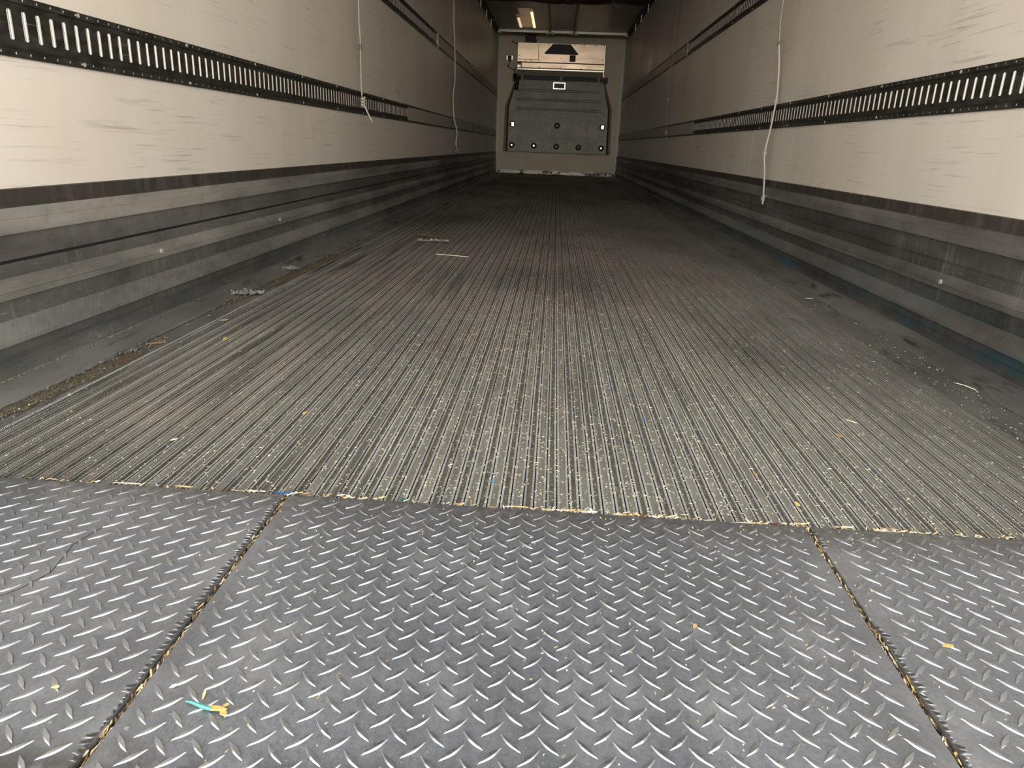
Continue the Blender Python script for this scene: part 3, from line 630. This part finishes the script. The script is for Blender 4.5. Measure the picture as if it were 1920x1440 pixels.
dg = bpy.context.evaluated_depsgraph_get(); me = bpy.data.meshes.new_from_object(to.evaluated_get(dg)); bpy.data.objects.remove(to)
for v in me.vertices:
    x, y, z = v.co; v.co = (x-0.012, YC-0.012-z, 1.700+y)
lo_ = bpy.data.objects.new('plate_letters', me); COL.objects.link(lo_); lo_.parent = pl_; lo_.matrix_parent_inverse = Matrix.Identity(4)
# kick plate
root = empty('kick_plate', (0, Y1, 0), 'shiny bolted steel kick plate along the foot of the far wall', 'kick plate')
b = MB(); b.add([(-1.225, Y1-0.02, 0.082), (1.225, Y1-0.02, 0.082), (1.225, Y1-0.035, 0.012), (-1.225, Y1-0.035, 0.012), (-1.225, Y1-0.055, 0.001), (1.225, Y1-0.055, 0.001), (-1.225, Y1-0.001, 0.001), (1.225, Y1-0.001, 0.001), (-1.225, Y1-0.001, 0.085), (1.225, Y1-0.001, 0.085)],
      [(0, 1, 2, 3), (3, 2, 5, 4), (4, 5, 7, 6), (6, 7, 9, 8), (8, 9, 1, 0), (0, 3, 4, 6, 8), (1, 9, 7, 5, 2)]); put(root, b.build('plate', KICK))
for x in (-1.17, -0.70, -0.24, -0.08, 0.08, 0.71, 0.87, 1.03, 1.19):
    b = MB(); b.disc_y(x, Y1-0.042, Y1-0.02, 0.047, 0.022, 12); put(root, b.build('bolt', DKST))

# ------------------------------------------------------------------ ropes
def knot(cx, cyy, cz, R, r, turns=2.2, h=0.03):
    b = MB(); pts = []
    for i in range(int(turns*14)+1):
        a = 2*math.pi*i/14; t = i/(turns*14)
        pts.append((cx+R*math.cos(a)*(0.75+0.25*math.sin(3*a)), cyy+R*math.sin(a), cz-h/2+h*t+0.3*R*math.sin(2*a)))
    b.tube(pts, r, 7); return b
def rope(y, pts, r, label, knots, cat='rope', top=None, mats=(ROPE, ROPE)):
    P = [Vector((x, y, z)) for x, z in pts]
    P = [Vector((top if top is not None else P[0].x, y, ZC-0.002))]+P
    root = empty('rope', (P[-1].x, y, P[-1].z), label, cat, 'ropes hanging along the walls')
    b = MB(); b.tube(smooth_pts(P, 8), r, 8); put(root, b.build('cord', mats[0], smooth=True))
    for (x, z, R, rr, turns, h, m) in knots:
        put(root, knot(x, y, z, R, rr, turns, h).build('knot', m, smooth=True))
    return root
rr = rope(4.67, [(-1.204, 1.336), (-1.201, 1.194), (-1.199, 1.085), (-1.200, 0.902), (-1.198, 0.806)], 0.0035, 'grubby cord hanging by the left wall, knotted over the lower track, nearest on that side',
     [(-1.199, 1.085, 0.009, 0.004, 2, 0.03, ROPED), (-1.193, 0.778, 0.013, 0.006, 3.4, 0.055, ROPE)])
b = MB(); b.tube(smooth_pts([(-1.188, 4.67, 0.770), (-1.165, 4.67, 0.72), (-1.150, 4.67, 0.69), (-1.133, 4.67, 0.663)], 5), [0.005]*6+[0.0045]*5+[0.004, 0.0035, 0.003, 0.0022, 0.0012], 8); put(rr, b.build('loose_end', ROPE, smooth=True))
rr = rope(8.8, [(-1.209, 2.046), (-1.206, 1.835), (-1.190, 1.511), (-1.187, 1.235), (-1.203, 1.094), (-1.200, 0.93), (-1.188, 0.81), (-1.155, 0.695), (-1.160, 0.62), (-1.166, 0.570), (-1.165, 0.535)], 0.0085, 'smooth pale cord hanging farther back on the left, wavy near its tip',
     [(-1.165, 0.552, 0.009, 0.005, 1.5, 0.015, ROPE)])
b = MB(); b.tube([(-1.165, 8.8, 0.535), (-1.158, 8.8, 0.50), (-1.146, 8.8, 0.472)], [0.005, 0.004, 0.002], 6); put(rr, b.build('loose_end', ROPE))
rr = rope(4.43, [(1.177, 1.360), (1.180, 1.230), (1.187, 1.147)], 0.0018, 'longest pale rope on the right, knotted four times and reaching the scuff lining', 
     [(1.187, 1.147, 0.012, 0.0035, 1.3, 0.03, ROPED), (1.214, 0.852, 0.011, 0.005, 2.2, 0.025, ROPE), (1.191, 0.577, 0.010, 0.0045, 2, 0.025, ROPE), (1.219, 0.325, 0.009, 0.005, 2.2, 0.025, ROPE)])
b = MB(); b.tube(smooth_pts([(1.187, 4.43, 1.140), (1.198, 4.43, 1.07), (1.207, 4.43, 0.99), (1.214, 4.43, 0.90), (1.214, 4.43, 0.85), (1.205, 4.43, 0.71), (1.191, 4.43, 0.577), (1.203, 4.43, 0.49), (1.211, 4.43, 0.419), (1.219, 4.43, 0.33), (1.220, 4.43, 0.290)], 6), 0.0052, 8); put(rr, b.build('lower_cord', ROPE, smooth=True))
rope(8.6, [(1.200, 2.078), (1.200, 2.002), (1.191, 1.667), (1.197, 1.563), (1.196, 1.298), (1.190, 1.102), (1.205, 0.766), (1.217, 0.682)], 0.0045, 'thin faint cord hanging far back on the right wall',
     [(1.200, 2.010, 0.016, 0.006, 2, 0.06, ROPED), (1.196, 1.102, 0.008, 0.004, 2, 0.02, ROPE), (1.205, 0.760, 0.010, 0.005, 2, 0.03, ROPE)], mats=(ROPED, ROPED))
b = MB(); b.tube(smooth_pts([(0.60, 11.0, 2.53), (0.645, 11.0, 2.475), (0.677, 11.0, 2.437), (0.709, 11.0, 2.405), (0.748, 11.0, 2.368)], 5), 0.005, 6)
tag(b.build('loose_cord', ROPED), 'short frayed cord dangling from the air chute', 'cord')

# ------------------------------------------------------------------ litter
def chip_shape(b, x, y, z, L, w, a, h=0.001, mi=0, rnd=random, tilt=0.0):
    ca, sa = math.cos(a), math.sin(a)
    base = [(-L/2, -w*0.2), (-L*0.1, -w/2), (L*0.4, -w*0.35), (L/2, w*0.15), (L*0.15, w/2), (-L*0.4, w*0.3)]
    base = [(u*rnd.uniform(.85, 1.1), v*rnd.uniform(.8, 1.2)) for u, v in base]
    vs = []
    for zz in (0, h):
        for u, v in base: vs.append((x+u*ca-v*sa, y+u*sa+v*ca, z+zz+tilt*(u/L+0.5)+0.25*h*math.sin(u*3/L)))
    n = 6
    b.add(vs, [tuple(range(n-1, -1, -1)), tuple(range(n, 2*n))]+[(i, (i+1) % n, (i+1) % n+n, i+n) for i in range(n)], mi)
def floor_z(x):
    f = ((x-X0) % P)
    if f < 0.0042 or f > 0.0345: return -0.0044
    if 0.0142 < f < 0.0247: return -0.0015
    return 0.0001
P = 0.0385
rnd = random.Random(21)
b = MB()
def scatter(count, fx, fy, zfun, lmin, lmax, wts):
    for _ in range(count):
        x, y = fx(), fy()
        L = rnd.uniform(lmin, lmax); 
        chip_shape(b, x, y, zfun(x), L, rnd.uniform(0.0007, 0.0018), rnd.uniform(0, math.pi), rnd.uniform(0.0003, 0.0008), rnd.choices(range(6), wts)[0], rnd)
for _ in range(13000):
    y = 1.07+rnd.expovariate(1/1.3)
    if y > 7: continue
    x = rnd.gauss(0.15, 0.55)
    if abs(x) > 1.18: continue
    L = rnd.choice((1, 1, 1, 1.8))*rnd.uniform(0.0020, 0.0044)*(1+0.12*max(0, y-1.5))
    z = floor_z(x) if abs(x) < 1.0 else (0.0005 if x < -1.0 else 0.004)
    chip_shape(b, x, y, z, L, rnd.uniform(0.0008, 0.0018), rnd.uniform(0, math.pi), rnd.uniform(0.0003, 0.0008), rnd.choices(range(6), (4, 13, 1.2, 1, 1.0, 0.1))[0], rnd)
for _ in range(700):      # denser patch left of centre
    x, y = rnd.gauss(-0.2, 0.13), rnd.gauss(1.95, 0.35)
    if y < 1.08: continue
    chip_shape(b, x, y, floor_z(x), rnd.uniform(0.002, 0.006), rnd.uniform(0.001, 0.002), rnd.uniform(0, math.pi), 0.0006, rnd.choices(range(6), (6, 8, 4, 2, 1, 0.1))[0], rnd)
for _ in range(200):      # a sparse sprinkle farther in
    x, y = rnd.uniform(-1.0, 1.0), rnd.uniform(3, 9)
    chip_shape(b, x, y, floor_z(x), rnd.uniform(0.004, 0.010), rnd.uniform(0.001, 0.002), rnd.uniform(0, math.pi), 0.0006, rnd.choices(range(6), (4, 10, 1, 1, 1, 0))[0], rnd)
CM = [STRAW, PALE, TAN, YEL, BRN, BLUE, mat('grey_crumb', (0.34, 0.32, 0.26), 0.8), mat('dull_crumb', (0.20, 0.175, 0.125), 0.8), mat('dark_crumb', (0.075, 0.06, 0.04), 0.8)]
tag(b.build('straw_crumbs', CM, fix=False), 'fine straw crumbs scattered over the grooved floor', 'straw crumbs', kind='stuff')
b = MB()
for _ in range(560):
    x = rnd.choice((rnd.uniform(-1.15, 1.15), rnd.gauss(0.2, 0.4)))
    if abs(x) > 1.18 or math.sin(x*37)+math.sin(x*91+1)+math.sin(x*13) < rnd.uniform(-1.6, 1.2): continue
    y = 1.0595+abs(rnd.gauss(0, 0.0045)); L = rnd.uniform(0.003, 0.016)
    chip_shape(b, x, y, rnd.uniform(0.0, 0.0025), L, rnd.uniform(0.001, 0.0028), rnd.gauss(0, 0.5) if rnd.random() < .7 else rnd.uniform(0, 3), rnd.uniform(0.0005, 0.0016), rnd.choices(range(6), (8, 7, 3, 3, 4, 0.3))[0], rnd, rnd.uniform(0, 0.002))
tag(b.build('straw_line', CM, fix=False), 'line of chopped straw caught where the grooved floor meets the plates', 'straw', kind='stuff')
b = MB()
for _ in range(1100):
    y = rnd.uniform(0.47, 1.052); x = rnd.gauss(0.16, 0.42)
    if abs(x) > 1.2 or rnd.random() > 0.25+0.75*((y-0.47)/0.58)**3: continue
    chip_shape(b, x, y, 0.0031, rnd.uniform(0.0015, 0.005), rnd.uniform(0.0007, 0.0018), rnd.uniform(0, 3.1), 0.0005, rnd.choices(range(5), (6, 8, 3, 2, 2))[0], rnd)
tag(b.build('straw_crumbs', CM, fix=False), 'fine straw crumbs scattered over the tread plates', 'straw crumbs', kind='stuff')
for x0, lab in ((-0.412, 'chopped straw packed into the left plate seam'), (0.4325, 'chopped straw packed into the right plate seam')):
    b = MB()
    for _ in range(520):
        y = rnd.uniform(0.46, 1.055)
        chip_shape(b, x0+rnd.gauss(0.0005, 0.0022), y, rnd.uniform(-0.008, 0.001), rnd.uniform(0.004, 0.016), rnd.uniform(0.0008, 0.0024), math.pi/2+rnd.gauss(0, 0.35), 0.0009, rnd.choices(range(5), (6, 3, 4, 3, 12))[0], rnd, rnd.uniform(-0.002, 0.002))
    tag(b.build('straw_in_seam', CM, fix=False), lab, 'straw', kind='stuff')
# caked strip beside the grooves
def mound(name, pts, w, h, m, label, cat, z0=0.001, seed=1):
    rnd2 = random.Random(seed); b = MB(); n = 9
    P2 = smooth_pts([(x, y, 0) for x, y in pts], 14)
    for i, p in enumerate(P2):
        t = (P2[min(i+1, len(P2)-1)]-P2[max(i-1, 0)]).normalized(); nn = Vector((-t.y, t.x, 0))
        e = min(1, 4*i/len(P2), 4*(len(P2)-1-i)/len(P2))+0.05
        ww = w*e*rnd2.uniform(0.75, 1.2)
        for k in range(n):
            u = k/(n-1)*2-1; q = p+nn*u*ww
            b.v.append((q.x, q.y, z0-0.0015+(h*(1-u*u)*rnd2.uniform(0.5, 1.2)*e)))
    for i in range(len(P2)-1):
        for k in range(n-1): b.f.append((i*n+k, i*n+k+1, (i+1)*n+k+1, (i+1)*n+k)); b.m.append(0)
    return tag(b.build(name, m, smooth=True), label, cat, kind='stuff')
mound('caked_grain', [(-1.10, 1.15), (-1.105, 1.33), (-1.098, 1.50), (-1.09, 1.66), (-1.09, 1.80), (-1.085, 1.93)], 0.024, 0.006, MUCK, 'caked brown grain strip on the near left floor edge', 'caked grain', 0.003)
mound('caked_grain', [(-1.125, 2.30), (-1.115, 2.5), (-1.105, 2.75), (-1.10, 3.0), (-1.085, 3.4), (-1.08, 3.8), (-1.08, 4.2)], 0.026, 0.006, MUCK, 'caked brown grain strip farther back on the left floor edge, past the plastic film', 'caked grain', 0.003, 2)
mound('pale_dust', [(-1.207, 1.30), (-1.207, 1.5), (-1.206, 1.75), (-1.207, 2.05), (-1.208, 2.35)], 0.0045, 0.003, DUSTM, 'pale grain dust line at the foot of the left scuff lining', 'dust', 0.020, 3)

b = MB()
for _ in range(600):
    y = rnd.uniform(1.2, 2.4); chip_shape(b, -1.203+abs(rnd.gauss(0, 0.004)), y, 0.020, rnd.uniform(0.0012, 0.0035), rnd.uniform(0.0008, 0.002), rnd.uniform(0, 3.1), 0.001, rnd.choices((6, 7, 8), (5, 4, 6))[0], rnd)
for _ in range(1300):
    y = rnd.choice((rnd.uniform(1.15, 1.95), rnd.uniform(2.3, 4.2))); x = (-1.098 if y < 2 else -1.112+0.017*(y-2.3))+rnd.gauss(0, 0.013)
    chip_shape(b, x, y, 0.0045, rnd.uniform(0.0015, 0.005), rnd.uniform(0.0008, 0.0018), rnd.uniform(0, 3.1), 0.0013, rnd.choices((6, 7, 8, 1), (6, 9, 10, 0.5))[0], rnd, 0.001)
tag(b.build('straw_crumbs', CM, fix=False), 'straw crumbs gathered along the left floor edge', 'straw crumbs', kind='stuff')
GRP = 'loose scraps on the floor'
def scrap(name, label, cat, x, y, L, w, deg, m, z=None, h=0.0012, tilt=0.001):
    b = MB(); zz = z if z is not None else (0.0036 if y < 1.05 else 0.0003 if abs(x) < 1.0 else 0.003)
    chip_shape(b, 0, 0, 0, L, w, math.radians(deg), h, 0, random.Random(label), tilt)
    o = b.build(name, m); o.location = (x, y, zz); return tag(o, label, cat)
CHP = [
 ('wood_chip', 'large pale yellow wood chip on the left grooves, biggest there', 'chip', -0.928, 1.982, 0.036, 0.012, 110, YEL),
 ('wood_chip', 'tan wood chip lying beside the left floor edge', 'chip', -1.085, 1.897, 0.044, 0.016, 20, TAN),
 ('wood_chip', 'small yellow chip beyond the large yellow chip on the left', 'chip', -1.024, 2.191, 0.026, 0.014, 10, YEL),
 ('wood_chip', 'squarish tan husk near the middle of the floor', 'chip', -0.113, 2.031, 0.015, 0.014, 40, TAN),
 ('wood_chip', 'yellow chip on the left centre grooves, nearer the plates', 'chip', -0.510, 1.434, 0.013, 0.007, 60, YEL),
 ('wood_chip', 'small pale chip on the near left grooves', 'chip', -0.707, 1.256, 0.014, 0.006, 30, PALE),
 ('wood_chip', 'slim tan chip on the right centre grooves', 'chip', 0.637, 1.480, 0.026, 0.007, 118, TAN),
 ('wood_chip', 'pale splinter behind the slim tan chip on the right', 'chip', 0.699, 1.572, 0.024, 0.005, 140, PALE),
 ('seed_husk', 'open yellow seed husk just behind the right seam', 'husk', 0.4435, 1.140, 0.013, 0.007, 115, YEL),
 ('wood_chip', 'tan oval chip on the grooves left of the yellow husk', 'chip', 0.402, 1.253, 0.015, 0.006, 105, TAN),
 ('blue_fleck', 'bright blue plastic fleck right of the middle, farther one', 'plastic fleck', 0.203, 1.666, 0.0075, 0.0065, 10, BLUE),
 ('blue_fleck', 'dark blue plastic fleck right of the middle, nearer one', 'plastic fleck', 0.2235, 1.507, 0.008, 0.005, 70, BLUE),
 ('blue_fleck', 'small blue plastic fleck left of the middle near the plates', 'plastic fleck', -0.082, 1.156, 0.005, 0.004, 70, BLUE),
 ('plastic_sliver', 'bright blue plastic sliver at the head of the left seam', 'plastic sliver', -0.4195, 1.066, 0.041, 0.005, -3, BLUE),
 ('straw_stalk', 'pale straw stalk touching the blue sliver', 'straw', -0.470, 1.067, 0.038, 0.0035, -4, PALE),
 ('plastic_sliver', 'teal plastic sliver in the straw line left of the middle', 'plastic sliver', -0.2185, 1.0685, 0.017, 0.0055, -25, TEAL),
 ('paper_scrap', 'white paper scrap in the straw line near the middle', 'paper', 0.0862, 1.065, 0.027, 0.008, 0, PAPER),
 ('straw_stalk', 'yellow straw stalk just left of the white paper scrap', 'straw', 0.044, 1.066, 0.042, 0.003, 8, STRAW),
 ('straw_stalk', 'long pale straw stalk in the straw line on the far left', 'straw', -0.690, 1.066, 0.048, 0.003, -3, PALE),
 ('straw_stalk', 'yellow straw stalk in the straw line between far left and blue sliver', 'straw', -0.592, 1.067, 0.033, 0.004, -8, STRAW),
 ('straw_stalk', 'long straight pale stalk in the straw line left of the right seam', 'straw', 0.345, 1.061, 0.058, 0.003, -1, PALE),
 ('rust_flake', 'dark red flake at the end of the long stalk by the right seam', 'flake', 0.3835, 1.062, 0.013, 0.006, 0, RUST),
 ('straw_stalk', 'short pale stalk in the straw line just right of the right seam', 'straw', 0.4955, 1.067, 0.030, 0.003, -2, PALE),
 ('straw_stalk', 'pale stalk in the straw line left of the teal sliver', 'straw', -0.262, 1.069, 0.020, 0.0035, 15, STRAW),
 ('straw_stalk', 'yellow stalk in the straw line at the middle of the plates', 'straw', -0.030, 1.068, 0.034, 0.003, -6, STRAW),
 ('straw_stalk', 'thin pale stalk right of the white paper scrap', 'straw', 0.140, 1.064, 0.036, 0.003, -4, STRAW),
 ('wood_chip', 'yellow chip on the right tread plate', 'chip', 0.511, 0.772, 0.015, 0.0065, -5, YEL),
 ('wood_chip', 'tan stick stub standing near the bottom left of the middle plate', 'chip', -0.3385, 0.602, 0.013, 0.003, 100, STRAW),
 ('wood_chip', 'tan rectangular chip near the bottom of the left plate', 'chip', -0.497, 0.598, 0.010, 0.004, 0, STRAW),
 ('wood_chip', 'pale round chip left of the tan stick stub', 'chip', -0.376, 0.612, 0.007, 0.005, 10, PALE),
 ('teal_sliver', 'dull green sliver far back on the right grooves', 'plastic sliver', 0.928, 4.015, 0.040, 0.012, -20, TEAL),
 ('stick', 'thin pale stick lying across the grooves far back on the right', 'stick', 0.839, 7.85, 0.155, 0.010, -5, PALE),
 ('wood_chip', 'pale chip on the right flat edge behind the grooves', 'chip', 1.085, 3.05, 0.034, 0.012, -5, PALE),
 ('wood_chip', 'tan chip on the middle plate close to the bottom right', 'chip', 0.205, 0.777, 0.007, 0.005, 60, TAN),
]
for q in CHP: scrap(*q)
# torn strap end: mint strand and yellow frayed end
root = empty('strap_scrap', (-0.3266, 0.582, 0.0055), 'torn mint and yellow strap scrap on the bottom left of the middle plate', 'scrap')
b = MB(); b.tube([(-0.352, 0.590, 0.0060), (-0.345, 0.5885, 0.0066), (-0.332, 0.5835, 0.0072), (-0.320, 0.581, 0.0066)], [0.0008, 0.0016, 0.0022, 0.0018], 6); put(root, b.build('strand', MINT))
b = MB(); chip_shape(b, -0.318, 0.5825, 0.0062, 0.024, 0.0055, -0.12, 0.002, 0, random.Random(9)); chip_shape(b, -0.307, 0.578, 0.0055, 0.011, 0.006, -0.7, 0.002, 0, random.Random(8)); chip_shape(b, -0.309, 0.588, 0.006, 0.008, 0.003, 0.7, 0.0015, 0, random.Random(7))
put(root, b.build('frayed_end', YEL))
# hairs / dark threads on the plates
mark('dark_hair', [(-0.64, 0.93), (-0.655, 0.87), (-0.64, 0.80), (-0.655, 0.76), (-0.70, 0.70)], 'long dark hair lying on the left tread plate', 0.00045)
mark('dark_hair', [(-0.075, 0.945), (-0.083, 0.90), (-0.103, 0.865), (-0.130, 0.80)], 'dark hair lying on the middle tread plate, left of centre', 0.0004)
# crumpled plastic film
def film(name, label, x, y, L, w, deg, hgt, m=FILM, seed=1, nx=16, ny=6, z=0.006):
    r2 = random.Random(seed); b = MB(); a = math.radians(deg)
    for j in range(ny+1):
        for i in range(nx+1):
            u = (i/nx-0.5)*L*r2.uniform(.95, 1.03); v = (j/ny-0.5)*w*(0.35+0.9*math.sin(math.pi*(i+0.6)/(nx+1.2)))*r2.uniform(.7, 1.2)
            b.v.append((u*math.cos(a)-v*math.sin(a), u*math.sin(a)+v*math.cos(a), abs(r2.gauss(0, hgt))))
    for j in range(ny):
        for i in range(nx): k = j*(nx+1)+i; b.f.append((k, k+1, k+nx+2, k+nx+1)); b.m.append(0)
    o = b.build(name, m, fix=False); o.location = (x, y, z)
    md = o.modifiers.new('thick', 'SOLIDIFY'); md.thickness = 0.0006
    return tag(o, label, 'plastic film')
film('plastic_film', 'crumpled grey plastic film on the left floor edge', -1.13, 2.59, 0.15, 0.055, 15, 0.006, seed=3, nx=26, ny=9)
film('plastic_film', 'small torn grey film farther back on the left floor edge', -1.146, 3.14, 0.08, 0.07, -20, 0.008, seed=4, nx=8, ny=4)
film('plastic_film', 'grey plastic film bunched in the near left grain strip', -1.105, 1.80, 0.085, 0.026, 80, 0.0035, m=FILM2, seed=5, nx=18, ny=7)
film('plastic_film', 'shiny folded plastic strip far back left of the middle', -0.70, 4.30, 0.19, 0.03, 6, 0.008, seed=6)
film('plastic_film', 'dull folded strip just behind the shiny plastic strip', -0.77, 4.52, 0.20, 0.035, -32, 0.006, m=BRN, seed=7)
b = MB(); b.tube([(-0.60, 3.80, 0.005), (-0.51, 3.775, 0.006), (-0.425, 3.755, 0.005)], 0.0022, 6); tag(b.build('wire', PALE), 'thin straight wire on the grooves left of the middle', 'wire')
b = MB(); b.tube([(1.095, 1.90, 0.008), (1.105, 1.875, 0.010), (1.12, 1.85, 0.007), (1.115, 1.83, 0.007)], 0.0012, 6); tag(b.build('twig', PALE), 'pale curled twig on the right floor edge', 'twig')
# scuff lining screws, the bright ones that show
for s, y, z, o_, lab in ((-1, 2.23, 0.207, 0.0205, 'bright screw head on the left scuff lining ridge, nearest'), (-1, 3.26, 0.207, 0.0205, 'bright screw head on the left scuff lining ridge, second'), (1, 2.33, 0.209, 0.0205, 'bright screw head on the right scuff lining ridge')):
    b = MB(); x = s*(XW-o_); b.disc_x(min(x, x-s*0.004), max(x, x-s*0.004), y, z, 0.0075); tag(b.build('screw', STEEL), lab, 'screw')
